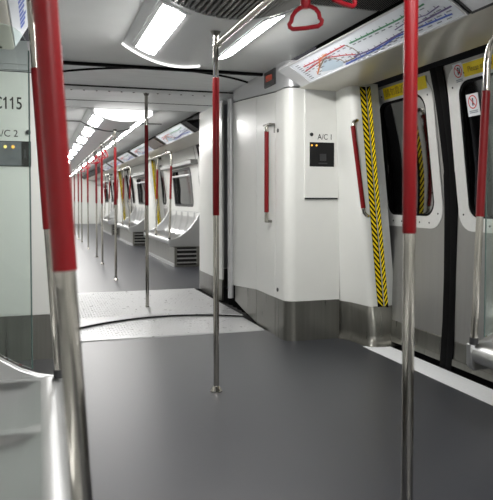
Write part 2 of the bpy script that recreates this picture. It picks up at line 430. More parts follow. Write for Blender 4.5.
# =================================================================== END CABINETS
def arc(cx, cy, r, a0, a1, n=6):
    return [(cx + r * math.cos(math.radians(a0 + (a1 - a0) * k / n)), cy + r * math.sin(math.radians(a0 + (a1 - a0) * k / n))) for k in range(n + 1)]
def loft(plan, zlo, zhi, mt, name, parent, side=1, thick=.02, zlof=None, zhif=None):
    """vertical panel along a plan polyline, with thickness inwards"""
    b = MB(); n = len(plan); inner = []
    for i, (x, y) in enumerate(plan):
        a = Vector(plan[max(0, i - 1)]); c = Vector(plan[min(n - 1, i + 1)]); t = (c - a).normalized()
        inner.append((x + t.y * thick, y - t.x * thick))
    lo = [zlof(y) if zlof else zlo for x, y in plan]; hi = [zhif(y) if zhif else zhi for x, y in plan]
    X = lambda x: CX + side * (x - CX)
    A = [(X(p[0]), p[1], l) for p, l in zip(plan, lo)]; B = [(X(p[0]), p[1], h) for p, h in zip(plan, hi)]
    C = [(X(p[0]), p[1], h) for p, h in zip(inner, hi)]; D = [(X(p[0]), p[1], l) for p, l in zip(inner, lo)]
    rows = [A, B, C, D, A]
    b.grid(rows)
    for e in (0, n - 1): b.add([A[e], B[e], C[e], D[e]], [(0, 1, 2, 3)])
    return b.build(name, mt, parent, smooth=30)
def ztop(y): return 1.985 + max(0, y - 5.0) * .075
FRONT = 4.73; SIDE = 1.83
corner = arc(SIDE + .085, FRONT + .085, .085, 270, 180, 8)
plan_front = [(2.285, FRONT)] + corner + [(SIDE, 4.985)]
plan_side = [(SIDE, 4.993), (SIDE, 5.47)]
plan_end = [(SIDE, 5.478), (SIDE + .005, 5.9), (SIDE + .02, 6.28)]
def cabinet(side, label, fz=.012):
    r = thing('end_cabinet', (CX + side * 1.05, 5.1, 0), label, 'cabinet', 'white end cabinets beside the gangway')
    ad = loft(plan_front, .315, 1.985, M['white'], 'access_door', r, side)
    loft(plan_side, .315, 0, M['white'], 'side_panel', r, side, zhif=ztop)
    loft(plan_end, .3, 0, M['white'], 'end_panel', r, side, zhif=ztop, zlof=lambda y: .315 - (y - 5.48) * .08)
    loft(plan_front, 0, .312, M['kick'], 'kick_plate', r, side)
    loft(plan_side, 0, .312, M['kick'], 'kick_plate', r, side)
    loft([(SIDE, 5.478), (SIDE + .005, 5.9), (SIDE + .02, 6.2)], 0, 0, M['kick'], 'kick_plate', r, side, zlof=lambda y: .02 + (y - 5.48) * .12, zhif=lambda y: .312 - (y - 5.48) * .08)
    hp = [(2.4, FRONT + .005)] + arc(SIDE + .09, FRONT + .09, .085, 270, 180, 8) + [(SIDE + .005, 5.0), (SIDE + .005, 5.47), (SIDE + .01, 5.9), (SIDE + .025, 6.28)]
    hd = loft(hp, 0, 2.2, M['silver'], 'fascia', r, side, zlof=lambda y: ztop(y) + fz)
    # edge strip at the far end of the end panel
    X = lambda x: CX + side * (x - CX)
    sp = MB()
    sp.grid([[(X(SIDE + .02 + .03 * math.cos(a) - .03 + .01), 6.29 + .03 * math.sin(a), z) for a in [PI * 2 * k / 12 for k in range(12)]] for z in (.12, 2.12)], 0, True)
    sp.build('edge_post', M['silver'], r)
    # floor skirting bead
    return r
rc = cabinet(1, 'white end cabinet with A/C 1 panel and red grab rail right of gangway')
lc = cabinet(-1, 'white end cabinet marked C115 and A/C 2, at the left edge', .055)
MB().box(-.42, .06, FRONT + .01, FRONT + .03, 1.985, 2.05).box(-.42, .03, FRONT - .004, FRONT + .012, 2.0, 2.012).build('fascia_gap', M['silver'], lc)
MB().box(-.42, .06, FRONT + .006, FRONT + .012, 2.04, 2.05).box(-.42, .06, FRONT + .006, FRONT + .012, 1.984, 1.992).build('fascia_seam', M['gap'], lc)

# right cabinet furniture
cp = MB().box(1.975, 2.265, FRONT - .016, FRONT - .0005, 1.13, 1.984).build('control_panel', M['white'], rc, bevel=.005)
MB().box(1.98, 2.26, FRONT - .010, FRONT + .0, 1.118, 1.129).build('panel_shadow_strip', M['dgrey'], rc)  # dark strip standing in for the shadow under the raised panel's edge
dw = MB().box(2.015, 2.225, FRONT - .019, FRONT - .012, 1.375, 1.565).build('display_window', M['gap'], cp, bevel=.003)
db = MB().box(2.10, 2.155, FRONT - .0215, FRONT - .018, 1.42, 1.475); db.box(2.09, 2.165, FRONT - .0205, FRONT - .018, 1.395, 1.405)
db.build('switch', M['dgrey'], cp)
for x in (2.032, 2.072):
    MB().tube([(x, FRONT - .022, 1.54), (x, FRONT - .018, 1.54)], .0075, 10).build('indicator_led', M['led_o'], cp)
text('lettering', 'A/C 1', .062, frame_mtx((2.082, FRONT - .0168, 1.588), (1, 0, 0), (0, 0, 1)), M['ink'], cp, sx=.86)
MB().tube([(2.03, FRONT - .022, 1.625), (2.03, FRONT - .012, 1.625)], .014, 14).build('key_lock', M['dgrey'], cp)
for z in (1.67, .385):
    MB().tube([(SIDE - .006, 4.925, z), (SIDE + .002, 4.925, z)], .016, 14).build('key_lock', M['dgrey'], rc)
# grab rail in a shallow recess on the side panel
gr = MB().box(SIDE - .052, SIDE + .003, 4.995, 5.15, 1.725, 1.737).box(SIDE - .004, SIDE + .003, 4.995, 5.02, 1.66, 1.725).build('rail_bracket', M['kick'], rc)
rl = MB().tube([(SIDE - .045, 5.075, .93), (SIDE - .045, 5.075, 1.725)], .016, 14).build('grab_rail', M['steel'], rc)
MB().tube([(SIDE - .045, 5.075, 1.01), (SIDE - .045, 5.075, 1.675)], .019, 14).build('red_sleeve', M['red'], rl)
MB().box(SIDE - .055, SIDE + .003, 5.062, 5.088, .925, .945).build('rail_bracket', M['kick'], rc)
# small lit display on the fascia
ds = MB().box(SIDE - .008, SIDE + .012, 4.99, 5.25, 2.055, 2.185).build('fascia_display', M['dgrey'], rc, bevel=.004)
lr = MB()
for j, (a, c, z0, z1) in enumerate(((5.05, 5.11, 2.115, 2.145), (5.12, 5.2, 2.12, 2.15), (5.05, 5.2, 2.10, 2.112))):
    lr.box(SIDE - .0105, SIDE - .007, a, c, z0, z1)
lr.build('lit_segments', M['led_r'], ds, smooth=0)

# left cabinet furniture (local right-hand numbers mirrored by hand)
lp = MB().box(-.30, -.095, FRONT - .003, FRONT - .0005, .33, 1.98).build('control_panel', M['white'], lc, bevel=.0015)
text('lettering', 'C115', .117, frame_mtx((-.296, FRONT - .0036, 1.733), (1, 0, 0), (0, 0, 1)), M['ink'], lp, sx=.73, bold=.0011)
text('lettering', 'A/C 2', .066, frame_mtx((-.29, FRONT - .0036, 1.545), (1, 0, 0), (0, 0, 1)), M['ink'], lp, sx=.95)
MB().tube([(-.072, FRONT - .01, 1.578), (-.072, FRONT + .002, 1.578)], .016, 14).build('key_lock', M['dgrey'], lc)
dw = MB().box(-.29, -.055, FRONT - .009, FRONT - .002, 1.343, 1.515).build('display_window', M['gap'], lc, bevel=.002)
MB().box(-.288, -.118, FRONT - .011, FRONT - .008, 1.348, 1.51).build('screen', M['screen'], lc)
MB().box(-.102, -.086, FRONT - .012, FRONT - .008, 1.40, 1.46).build('switch', M['dgrey'], lc)
for x, m_ in ((-.265, 'led_g'), (-.222, 'led_y'), (-.172, 'led_o')):
    MB().tube([(x, FRONT - .016, 1.475), (x, FRONT - .01, 1.475)], .011, 10).build('indicator_led', M[m_], lc)

# far cabinet at the other side of the gangway
def far_cabinet(side, label):
    r = thing('end_cabinet', (CX + side * 1.05, 7.4, 0), label, 'cabinet', 'white end cabinets beside the gangway')
    fx = 1.885
    c2 = arc(fx + .13, 7.98 - .13, .13, 180, 90, 8)
    pl = [(fx + .01, 6.86), (fx, 6.95), (fx, 7.25)]
    p2 = [(fx, 7.258)] + c2 + [(2.5, 7.98)]
    loft(pl, .235, 2.17, M['white'], 'side_panel', r, side)
    loft(p2, .235, 2.17, M['white'], 'access_door', r, side)
    loft(pl, 0, .232, M['kick'], 'kick_plate', r, side); loft(p2, 0, .232, M['kick'], 'kick_plate', r, side)
    X = lambda x: CX + side * (x - CX)
    b = MB(); b.box(min(X(fx + .03), X(fx + .5)), max(X(fx + .03), X(fx + .5)), 6.9, 7.95, 2.16, 2.2); b.build('top_cap', M['silver'], r)
    return r
fc = far_cabinet(1, 'white rounded cabinet with dark kick plate, just beyond the gangway pole on the right')
rl = MB().tube([(1.985, 8.03, .95), (1.985, 8.03, 1.72)], .016, 12).build('grab_rail', M['steel'], fc)
MB().tube([(1.985, 8.03, 1.03), (1.985, 8.03, 1.66)], .019, 12).build('red_sleeve', M['red'], rl)
for z in (.95, 1.72): MB().tube([(1.985, 8.03, z), (1.985, 7.975, z)], .014, 10).build('rail_bracket', M['kick'], fc)
far_cabinet(-1, 'white rounded cabinet left of the gangway, hidden beyond the C115 cabinet')

# =================================================================== DOORS
def surf_poly(poly, off, yz=True): return [(DX(z) + off, y, z) for y, z in poly]
def leaf(num, y0, y1, wy0, wy1, rub_low, label, dy=0):
    """one sliding leaf on the right wall; rub_low: rubber edge is at the low-y end"""
    r = thing('door_%d' % num, (2.6, (y0 + y1) / 2, 0.02), label, 'train door', kind='structure')
    inner = rrect(wy0, wy1, 1.0, 1.845, .1); outer = rect_match(y0, y1, .03, 1.965, inner)
    def P(y, z, o=0): return (DX(z) + o, y, z)
    b = MB(); rows = [[P(y, z, .04) for y, z in outer]]
    for t in (0, .15, .3, .45, .6, .75, .9, 1): rows.append([P(o[0] + (i[0] - o[0]) * t, o[1] + (i[1] - o[1]) * t) for o, i in zip(outer, inner)])
    rows.append([P(y, z, .03) for y, z in inner])
    b.grid(rows, 0, True)
    b.build('leaf', M['brushed'], r, smooth=40)
    # raised window frame with screws
    fi = rrect(wy0, wy1, 1.0, 1.845, .1); fo = rrect(wy0 - .1, wy1 + .1, .915, 1.945, .14)
    fo = [(min(max(y, y0 + .004), y1 - .004), z) for y, z in fo]
    f = MB(); f.grid([[P(y, z, .002) for y, z in fo], [P(y, z, -.004) for y, z in fo], [P(y, z, -.004) for y, z in fi], [P(y, z, .01) for y, z in fi]], 0, True)
    def screws(ys, zs):
        for y in ys:
            for z in zs: f.tube([P(y, z, -.0065), P(y, z, -.003)], .0065, 8, 1)
    zz = [1.02 + .1 * i for i in range(9)]
    for y in (wy0 - .045, wy1 + .045):
        if y0 + .01 < y < y1 - .01: screws([y], zz)
    screws([wy0 + .06 + .12 * i for i in range(int((wy1 - wy0 - .06) / .12) + 1)], [.955, 1.89])
    f.build('window_frame', [M['frame'], M['dgrey']], r, smooth=40)
    g = MB(); gi = rrect(wy0 + .016, wy1 - .016, 1.016, 1.829, .09); go = rrect(wy0 - .004, wy1 + .004, .996, 1.849, .103)
    g.grid([[P(y, z, .0) for y, z in go], [P(y, z, -.001) for y, z in gi], [P(y, z, .02) for y, z in gi]], 0, True)
    g.build('window_gasket', M['black'], r)
    p = MB(); rws = [[P(wy0 - .005 + (wy1 - wy0 + .01) * k / 4, .99 + .86 * j / 10, .016) for k in range(5)] for j in range(11)]
    p.grid(rws); p.build('window_pane', M['pane'], r)
    # lower panel and kick plate
    b = MB(); b.grid([[P(y0 + .004, z, -.003) for z in (.2, .5, .82)], [P(y1 - .004, z, -.003) for z in (.2, .5, .82)]])
    b.build('lower_panel', M['brushed'], r)
    b = MB(); ks = [(.035, -.012), (.075, -.012), (.08, -.004), (.19, -.004), (.195, .0)]
    b.grid([[P(y0 + .004, z, o) for z, o in ks], [P(y1 - .004, z, o) for z, o in ks]])
    b.build('kick_plate', M['kick'], r)
    ry = (y0 - .055, y0 + .012) if rub_low else (y1 - .012, y1 + .055)
    b = MB(); zs = [.0, .3, .6, .9, 1.1, 1.3, 1.5, 1.7, 1.85, 1.97]
    ym = (ry[0] + ry[1]) / 2
    b.grid([[P(ry[0], z, .01) for z in zs], [P(ry[0], z, -.012) for z in zs], [P(ym, z, -.018) for z in zs], [P(ry[1], z, -.012) for z in zs], [P(ry[1], z, .01) for z in zs]])
    b.build('rubber_edge', M['black'], r)
    return r
d1 = leaf(1, 3.72, 4.62, 3.86, 4.49, True, 'brushed steel door leaf beside the hazard stripe, left of the black rubber seal')
d2 = leaf(2, 2.72, 3.61, 2.86, 3.49, False, 'brushed steel door leaf right of the black rubber seal, behind the bench pole')
# far doors
FD = [(8.6, 10.35), (13.6, 15.35), (18.4, 20.2), (23.2, 25.0)]
n = 3
for i, (a, c) in enumerate(FD):
    m_ = (a + c) / 2
    wh = ['first', 'second', 'third', 'fourth'][i]
    leaf(n, a, m_ - .055, a + .14, m_ - .18, False, 'nearer steel leaf of the %s doorway on the right of the next car' % wh)
    leaf(n + 1, m_ + .055, c, m_ + .18, c - .14, True, 'farther steel leaf of the %s doorway on the right of the next car' % wh); n += 2
# far right wall pieces with windows between doorways
FW = [(10.38, 13.57), (15.38, 18.37), (20.23, 23.17), (25.03, 30.0)]
for i, (a, c) in enumerate(FW):
    wh = ['nearest', 'second', 'third', 'farthest'][i]
    wy0, wy1 = a + .75, a + 2.35
    wall('wall_right', 1, a, c, M['wallw'], '%s white window wall on the right of the next car' % wh, off=-.02, holes=[(a + .2, c - .2, wy0, wy1, 1.0, 1.66)])
    w = thing('window_%d' % (i + 1), (2.6, (wy0 + wy1) / 2, 1.0), '%s dark window above a bench in the next car' % wh, 'window', kind='structure')
    b = MB(); b.grid([[(DX(z) + .03, y, z) for z in (.98, 1.3, 1.5, 1.68)] for y in (wy0 - .02, wy1 + .02)]); b.build('window_pane', M['pane'], w)
    b = MB(); fi = rrect(wy0 + .02, wy1 - .02, 1.02, 1.64, .07); fo = rrect(wy0 - .02, wy1 + .02, .98, 1.68, .09)
    b.grid([[(DX(z) - .022, y, z) for y, z in fo], [(DX(z) - .028, y, z) for y, z in fo], [(DX(z) - .028, y, z) for y, z in fi], [(DX(z) + .02, y, z) for y, z in fi]], 0, True); b.build('window_frame', M['dgrey'], w)
    b = MB(); b.box(2.47, 2.56, wy0 + .02, wy1 - .02, 1.53, 1.56); b.build('vent_bar', M['silver'], w)
    b = MB(); b.box(2.36, 2.54, a + .1, c - .3, 1.70, 1.775)
    tag(b.build('trim_%d' % (7 + i), M['slat'], bevel=.01), '%s grey ledge above a window of the next car' % wh, 'trim', kind='structure')

# =================================================================== DOOR PILLARS
def lean(z): return -.1 * (z - .35)
def pillar(y, label, near=True):
    r = thing('door_pillar', (2.42, y + .2, 0), label, 'pillar', 'curved white pillars beside the doorways', kind='structure')
    base = [(2.285, y + .39), (2.30, y + .33), (2.335, y + .24), (2.352, y + .13), (2.362, y + .06)] + arc(2.362 + .05, y + .05, .05, 180, 270, 4)[1:] + [(2.50, y), (2.60, y + .02)]
    wts = [.25, .4, .75, .95] + [1] * 20
    def row(z, g=0, zz=None):
        out = []
        for i, (x, yy) in enumerate(base):
            f = max(0, 1 - abs(i - 4) / 4.5)
            out.append((x + lean(z if zz is None else zz) * wts[i] - g * .6 * (i < 7), yy - g * (i >= 3), z))
        return out
    b = MB(); b.grid([row(z) for z in (.30, .6, .9, 1.2, 1.5, 1.8, 1.985)]); b.build('panel', M['white'], r, smooth=50)
    b = MB(); b.grid([row(0, .055, .1), row(.012, .052, .1), row(.03, .03, .1), row(.05, .012, .1), row(.08, .006, .1), row(.3, .004, .3), row(.304, 0, .3)]); b.build('kick_plate', M['kick'], r, smooth=60)
    return r
p1 = pillar(4.385, 'curved white pillar with bent red handle, beside the hazard striped door')

def hazard(y, label, x0=2.487, w=.075):
    """chevron strip: two faces meeting at a dark groove beside the doorway"""
    b = MB()
    n = 38; z0, z1 = .30, 1.955; dz = (z1 - z0) / n
    def L(s, z): # left face, s 0..1
        return (x0 - .055 + s * .05 + lean(z), y - .004 - .0 * s, z)
    def Rr(s, z):
        return (x0 + .003 + s * .008 + lean(z), y - .004 - s * .045, z)
    for F in (L, Rr):
        b.grid([[F(0, z0 + (z1 - z0) * k / 12) for k in range(13)], [F(1, z0 + (z1 - z0) * k / 12) for k in range(13)]], 0)
    for k in range(n):
        za = z0 + k * dz
        def q(F, s0, s1, a0, a1, e):
            vs = []
            for s, zz in ((s0, za + a0), (s1, za + a1), (s1, za + a1 + dz * .5), (s0, za + a0 + dz * .5)):
                zz = min(max(zz, z0), z1); p = F(s, zz); vs.append((p[0] + e[0], p[1] + e[1], p[2]))
            b.add(vs, [(0, 1, 2, 3)], 1)
        q(L, .03, .9, dz * 1.0, -dz * .3, (0, -.001))
        q(Rr, .1, .97, -dz * .3, dz * 1.0, (-.001, 0))
    o = b.build('hazard_strip', [M['black'], M['yellow']], smooth=0, merge=False)
    return tag(o, label, 'hazard stripe', 'yellow and black stripes beside the doorways')
hazard(4.384, 'yellow and black chevron strip between the white pillar and the near door')

# bent grab handle on the pillar
gh = thing('grab_handle', (2.3, 4.42, 1.0), 'bent red grab handle on the white pillar beside the hazard stripe', 'grab handle')
tp = [(2.296, 4.447, 1.709), (2.272, 4.402, 1.708), (2.248, 4.386, 1.703), (2.228, 4.384, 1.69), (2.222, 4.387, 1.66)]
lo = [(2.314, 4.389, 1.05), (2.32, 4.387, 1.018), (2.338, 4.386, .997), (2.364, 4.395, .99), (2.392, 4.446, .988)]
MB().tube(tp + lo, .0145, 12).build('tube', M['steel'], gh, smooth=60)
MB().tube([(2.222, 4.387, 1.662), (2.268, 4.388, 1.36), (2.314, 4.389, 1.052)], .0175, 14).build('red_sleeve', M['red'], gh)
MB().tube([(2.29, 4.437, 1.709), (2.299, 4.452, 1.709)], .026, 16).build('mount', M['kick'], gh)
MB().tube([(2.386, 4.436, .989), (2.395, 4.452, .989)], .026, 16).build('mount', M['kick'], gh)

# round "mind your hand" sticker on the pillar
def disc(mb, c, ex, ez, r, mi, off, n=20, r2=None):
    c = Vector(c); ex = Vector(ex).normalized(); ez = Vector(ez).normalized(); nn = Vector(off)
    pts = [c + nn + (ex * math.cos(2 * PI * k / n) + ez * math.sin(2 * PI * k / n)) * r for k in range(n)]
    if r2:
        pin = [c + nn + (ex * math.cos(2 * PI * k / n) + ez * math.sin(2 * PI * k / n)) * r2 for k in range(n)]
        mb.grid([pts, pin], mi, True)
    else: mb.add(pts, [tuple(range(n))], mi)
st = MB(); c0 = Vector((2.268, 4.437, 1.85)); ex = Vector((.33, -1, 0)).normalized() * -1
ex = Vector((1, -.35, 0)).normalized(); ez = Vector((-.09, 0, 1)); nn = Vector((-.35, -1, -.06)).normalized()
def stq(poly, mi, k): st.add([c0 + ex * a + ez * c + nn * k for a, c in poly], [tuple(range(len(poly)))], mi)
c0 = c0 + nn * .006
disc(st, c0, ex, ez, .047, 0, nn * .0005); disc(st, c0, ex, ez, .045, 1, nn * .001, r2=.036)
stq([(-.03, -.012), (-.005, -.018), (.012, -.004), (.0, .014), (-.02, .016)], 2, .0012); stq([(-.002, -.004), (.03, 0), (.032, .012), (-.002, .014)], 3, .0016)
o = st.build('warning_sticker', [M['paper'], M['signred'], M['hand'], M['ink']], smooth=0, merge=False); tag(o, 'small round red-ringed hand sticker above the bent handle', 'sticker')

# door labels
def on_door(y, z, o): return (DX(z) + o, y, z)
def label_strip(ya, yb, z0, z1, lb):
    r = thing('door_label', (DX(z0), (ya + yb) / 2, z0), lb, 'label', 'yellow labels above the near door windows')
    b = MB(); zs = [z0 + (z1 - z0) * k / 4 for k in range(5)]
    b.grid([[on_door(ya, z, -.0065) for z in zs], [on_door(yb, z, -.0065) for z in zs]])
    r = b.build('backing', M['yellow'], r); return r
def door_text(s, y, z, size, mt, parent, sx=1):
    d = Vector((DX(z + .05) - DX(z), 0, .05)).normalized()
    return text('lettering', s, size, frame_mtx((DX(z) - .0072, y, z), (0, -1, 0), d), mt, parent, sx=sx)
l1 = label_strip(3.80, 4.365, 1.862, 1.945, 'yellow label with characters on the door leaf beside the hazard stripe')
door_text('請勿靠近車門', 4.34, 1.882, .062, M['ochre'], l1, 1.1)
l2 = label_strip(2.74, 3.40, 1.862, 1.94, 'yellow label beginning with Please on the door leaf behind the bench pole')
door_text('Please stand clear of the door', 3.36, 1.886, .046, M['ochre'], l2, .9)
# pictogram stickers
def pictogram(y, z, w, h, R, lb, o0, slant=True):
    d = Vector((DX(z + h / 2) - DX(z - h / 2), 0, h)).normalized(); e = Vector((0, -1, 0)); nn = Vector((-1, 0, -.25)).normalized()
    c = Vector((DX(z) + o0, y, z)); b = MB()
    def q(poly, mi, k): b.add([c + e * a + d * t + nn * k for a, t in poly], [tuple(range(len(poly)))], mi)
    q([(-w / 2, -h / 2), (w / 2, -h / 2), (w / 2, h / 2), (-w / 2, h / 2)], 0, 0)
    cc = h / 2 - R - .008
    def dd(r, mi, k, r2=None): disc(b, c + d * cc, e, d, r, mi, nn * k, r2=r2)
    dd(R, 1, .0006, R * .84)
    q([(-R * .18, cc - R * .5), (R * .12, cc - R * .55), (R * .2, cc + R * .2), (-R * .1, cc + R * .25)], 2, .0005)
    disc(b, c + d * (cc + R * .42) + e * (R * .05), e, d, R * .17, 2, nn * .0005)
    if slant: q([(R * .25, cc - R * .5), (R * .55, cc - R * .4), (R * .5, cc + R * .5), (R * .28, cc + R * .4)], 2, .0005)
    q([(-R * .62, cc + R * .52), (-R * .5, cc + R * .64), (R * .62, cc - R * .52), (R * .5, cc - R * .64)], 1, .0008)
    if h > 2.3 * R:
        for t in (cc - R - .012, cc - R - .022): q([(-w * .35, t - .003), (w * .35, t - .003), (w * .35, t + .003), (-w * .35, t + .003)], 3, .0006)
    return tag(b.build('warning_sticker', [M['paper'], M['signred'], M['ink'], M['mtext']], smooth=0, merge=False), lb, 'sticker', 'pictogram stickers on the right door leaf')
pictogram(3.452, 1.905, .092, .098, .04, 'square white sticker with red-ringed pictogram at the start of the right yellow label', -.0068)
pictogram(3.385, 1.695, .115, .135, .042, 'white rectangular sticker with red-ringed figure on the right door window', .012, False)

# =================================================================== ROUTE MAP and SIGNS
A0 = Vector((1.897, 0, 1.975)); B0 = Vector((1.722, 0, 2.088)); ED = (B0 - A0); EN = Vector((-ED.z, 0, ED.x)).normalized()
if EN.z > 0: EN = -EN
def mp(y, t, k=0): v = A0 + ED * t + EN * k; return (v.x, y, v.z)
def panel_frame(r, y0, y1, mt, t0=-.02, t1=1.0):
    b = MB(); o_ = [(y0, t0), (y1, t0), (y1, t1), (y0, t1)]; dy = .012; dt = .05
    i_ = [(y0 + dy, t0 + dt), (y1 - dy, t0 + dt), (y1 - dy, t1 - dt), (y0 + dy, t1 - dt)]
    b.grid([[mp(y, t, -.004) for y, t in o_], [mp(y, t, .006) for y, t in o_], [mp(y, t, .006) for y, t in i_], [mp(y, t, .001) for y, t in i_]], 0, True)
    return b.build('frame', mt, r, smooth=0)
def polyline(b, pts, w, mi, k):
    for (y0, t0), (y1, t1) in zip(pts, pts[1:]):
        L = ED.length; d = Vector((y1 - y0, (t1 - t0) * L)); ln = d.length
        if ln < 1e-6: continue
        d /= ln; n = Vector((-d.y, d.x)) * w / 2; e = d * w * .3
        q = [(y0 - e.x + n.x, t0 + (-e.y + n.y) / L), (y1 + e.x + n.x, t1 + (e.y + n.y) / L), (y1 + e.x - n.x, t1 + (e.y - n.y) / L), (y0 - e.x - n.x, t0 + (-e.y - n.y) / L)]
        b.add([mp(y, t, k) for y, t in q], [(0, 1, 2, 3)], mi)
def ticks(b, pts, step, mi, k, ln=.02):
    for (y0, t0), (y1, t1) in zip(pts, pts[1:]):
        L = math.hypot(y1 - y0, (t1 - t0) * ED.length); n = int(L / step)
        for i in range(n + 1):
            q = (i + .5) / (n + 1); y = y0 + (y1 - y0) * q; t = t0 + (t1 - t0) * q
            b.add([mp(y + .004, t + .02, k), mp(y - .004, t + .02, k), mp(y - .004, t + .02 + ln / .21, k), mp(y + .004, t + .02 + ln / .21, k)], [(0, 1, 2, 3)], mi)
            b.add([mp(y + .02, t - .10, k), mp(y - .02, t - .10, k), mp(y - .02, t - .07, k), mp(y + .02, t - .07, k)], [(0, 1, 2, 3)], 7)
def route_map(y0, y1, dy, label):
    r = thing('route_map', (1.81, (y0 + y1) / 2, 1.97), label, 'route map', 'route maps along the right fascia')
    panel_frame(r, y0, y1, M['silver'])
    b = MB(); b.grid([[mp(y0 + .01, .0, .002), mp(y0 + .01, .97, .002)], [mp(y1 - .01, .0, .002), mp(y1 - .01, .97, .002)]], 0)
    sh = lambda P: [(y + dy, t) for y, t in P]
    sea = [(4.14, .2), (4.0, .1), (3.86, .1), (3.8, .2), (3.84, .34), (3.95, .58), (4.07, .4)]
    b.add([mp(y, t, .0025) for y, t in sh(sea)], [tuple(range(len(sea)))], 6)
    lines = [([(4.27, .67), (4.03, .67), (3.77, .7), (3.61, .71)], 1, .010), ([(4.31, .49), (3.99, .6), (3.88, .57), (3.72, .41), (3.61, .26)], 1, .009),
             ([(4.22, .19), (4.12, .38), (4.0, .65), (3.88, .73)], 2, .009), ([(4.10, .40), (3.94, .62), (3.81, .35), (3.79, .18)], 3, .009),
             ([(3.61, .71), (3.575, .5), (3.57, .27), (3.65, .18), (3.8, .18)], 3, .009), ([(3.55, .69), (3.36, .68), (3.0, .67), (2.75, .74)], 4, .010),
             ([(3.81, .1), (3.55, .13), (3.3, .17), (3.15, .25), (2.9, .21), (2.66, .19)], 5, .010), ([(3.65, .23), (3.42, .2), (3.11, .29), (2.62, .38)], 8, .009),
             ([(3.1, .45), (2.95, .52), (2.8, .45), (2.68, .52)], 8, .006)]
    for i, (P, mi, w) in enumerate(lines):
        polyline(b, sh(P), w, mi, .003 + i * .0002)
        ticks(b, sh(P), .085, mi if mi != 8 else 7, .003 + i * .0002, .012)
    for i in range(9):
        y = 4.36 - .0 * i; t = .12 + i * .085
        b.add([mp(y + dy, t, .003), mp(y + dy - .055, t, .003), mp(y + dy - .055, t + .03, .003), mp(y + dy, t + .03, .003)], [(0, 1, 2, 3)], 7)
    b.build('map_sheet', [M['mapbg'], M['mred'], M['morange'], M['mbrown'], M['mgreen'], M['mblue'], M['msea'], M['mtext'], M['mpurple']], r, smooth=0, merge=False)
    return r
rm = route_map(2.585, 4.43, 0, 'railway route map with red, green and blue lines over the near doors')
# silver end piece of the fascia toward the cabinet
b = MB(); b.add([mp(4.435, -.02, .004), mp(4.435, 1.0, .004), mp(4.64, 1.0, .004), mp(4.60, -.02, .004), mp(4.435, -.02, -.03), mp(4.435, 1.0, -.03), mp(4.64, 1.0, -.03), mp(4.60, -.02, -.03)],
              [(0, 1, 2, 3), (4, 7, 6, 5), (0, 4, 5, 1), (1, 5, 6, 2), (2, 6, 7, 3), (3, 7, 4, 0)])
tag(b.build('trim_11', M['silver'], smooth=0), 'silver end cap of the map fascia beside the cabinet', 'trim', kind='structure')
sg = thing('emergency_sign', (1.81, 2.1, 1.97), 'green and white emergency sign at the top right corner, after the route map', 'sign')
panel_frame(sg, 1.6, 2.56, M['dgrey'])
b = MB(); b.grid([[mp(1.612, .0, .002), mp(1.612, .97, .002)], [mp(2.548, .0, .002), mp(2.548, .97, .002)]], 0)
def sq(y0, y1, t0, t1, mi, k=.003): b.add([mp(y0, t0, k), mp(y1, t0, k), mp(y1, t1, k), mp(y0, t1, k)], [(0, 1, 2, 3)], mi)
sq(2.1, 2.47, .27, .93, 1)
b.add([mp(2.38, .62, .0035), mp(2.3, .55, .0035), mp(2.2, .6, .0035), mp(2.18, .8, .0035), mp(2.3, .85, .0035), mp(2.36, .78, .0035)], [tuple(range(6))], 0)
for i, (y, w, h) in enumerate(((2.33, .028, .15), (2.27, .024, .13), (2.215, .02, .11))):
    for j in range(3): sq(y, y + w, .1 + j * .045, .1 + j * .045 + .028, 2)
    sq(y + w * .35, y + w * .6, .09, .23, 2, .0032)
sq(1.75, 2.2, .04, .06, 3)
b.build('sign_face', [M['paper'], M['green'], M['ink'], M['mtext']], sg, smooth=0, merge=False)
# left side strip advert seen at a grazing angle
la = thing('advert_panel', (-.1, 3.1, 1.97), 'white advert strip with blue lettering at the top left, above the end cabinet', 'advert')
ML = lambda y, t, k=0: (-.122 + t * .075 + k * .87, y, 1.985 + t * .13 - k * .5)
b = MB(); o_ = [(2.3, -.02), (3.93, -.02), (3.93, 1), (2.3, 1)]
b.add([ML(y, t, .002) for y, t in o_] + [ML(y, t, -.02) for y, t in o_], [(0, 1, 2, 3), (4, 7, 6, 5), (0, 4, 5, 1), (1, 5, 6, 2), (2, 6, 7, 3), (3, 7, 4, 0)]); b.build('sheet', M['mapbg'], la, smooth=0)
b = MB()
for i in range(16):
    y = 3.75 - i * .075; b.add([ML(y, .42, .0025), ML(y - .055, .42, .0025), ML(y - .055, .68 + .06 * (i % 3), .0025), ML(y, .68 + .06 * (i % 3), .0025)], [(0, 1, 2, 3)])
b.build('lettering', M['mblue'], la, smooth=0, merge=False)
# next-car maps and screen
r2 = route_map(8.2, 10.05, 5.62, 'nearest route map on the fascia of the next car')
for i, y in enumerate((11.3, 13.6, 15.9, 18.2)):
    c = dup(r2, (1.81, y + .9, 1.97), '%s route map along the fascia of the next car' % ['second', 'third', 'fourth', 'fifth'][i])
b = MB(); b.add([mp(10.3, .05, .004), mp(11.2, .05, .004), mp(11.2, .95, .004), mp(10.3, .95, .004), mp(10.3, .05, -.01), mp(11.2, .05, -.01), mp(11.2, .95, -.01), mp(10.3, .95, -.01)],
              [(0, 1, 2, 3), (4, 7, 6, 5), (0, 4, 5, 1), (1, 5, 6, 2), (2, 6, 7, 3), (3, 7, 4, 0)])
tag(b.build('advert_panel', M['brown'], smooth=0), 'dark brown panel on the next car fascia between the route maps', 'advert')

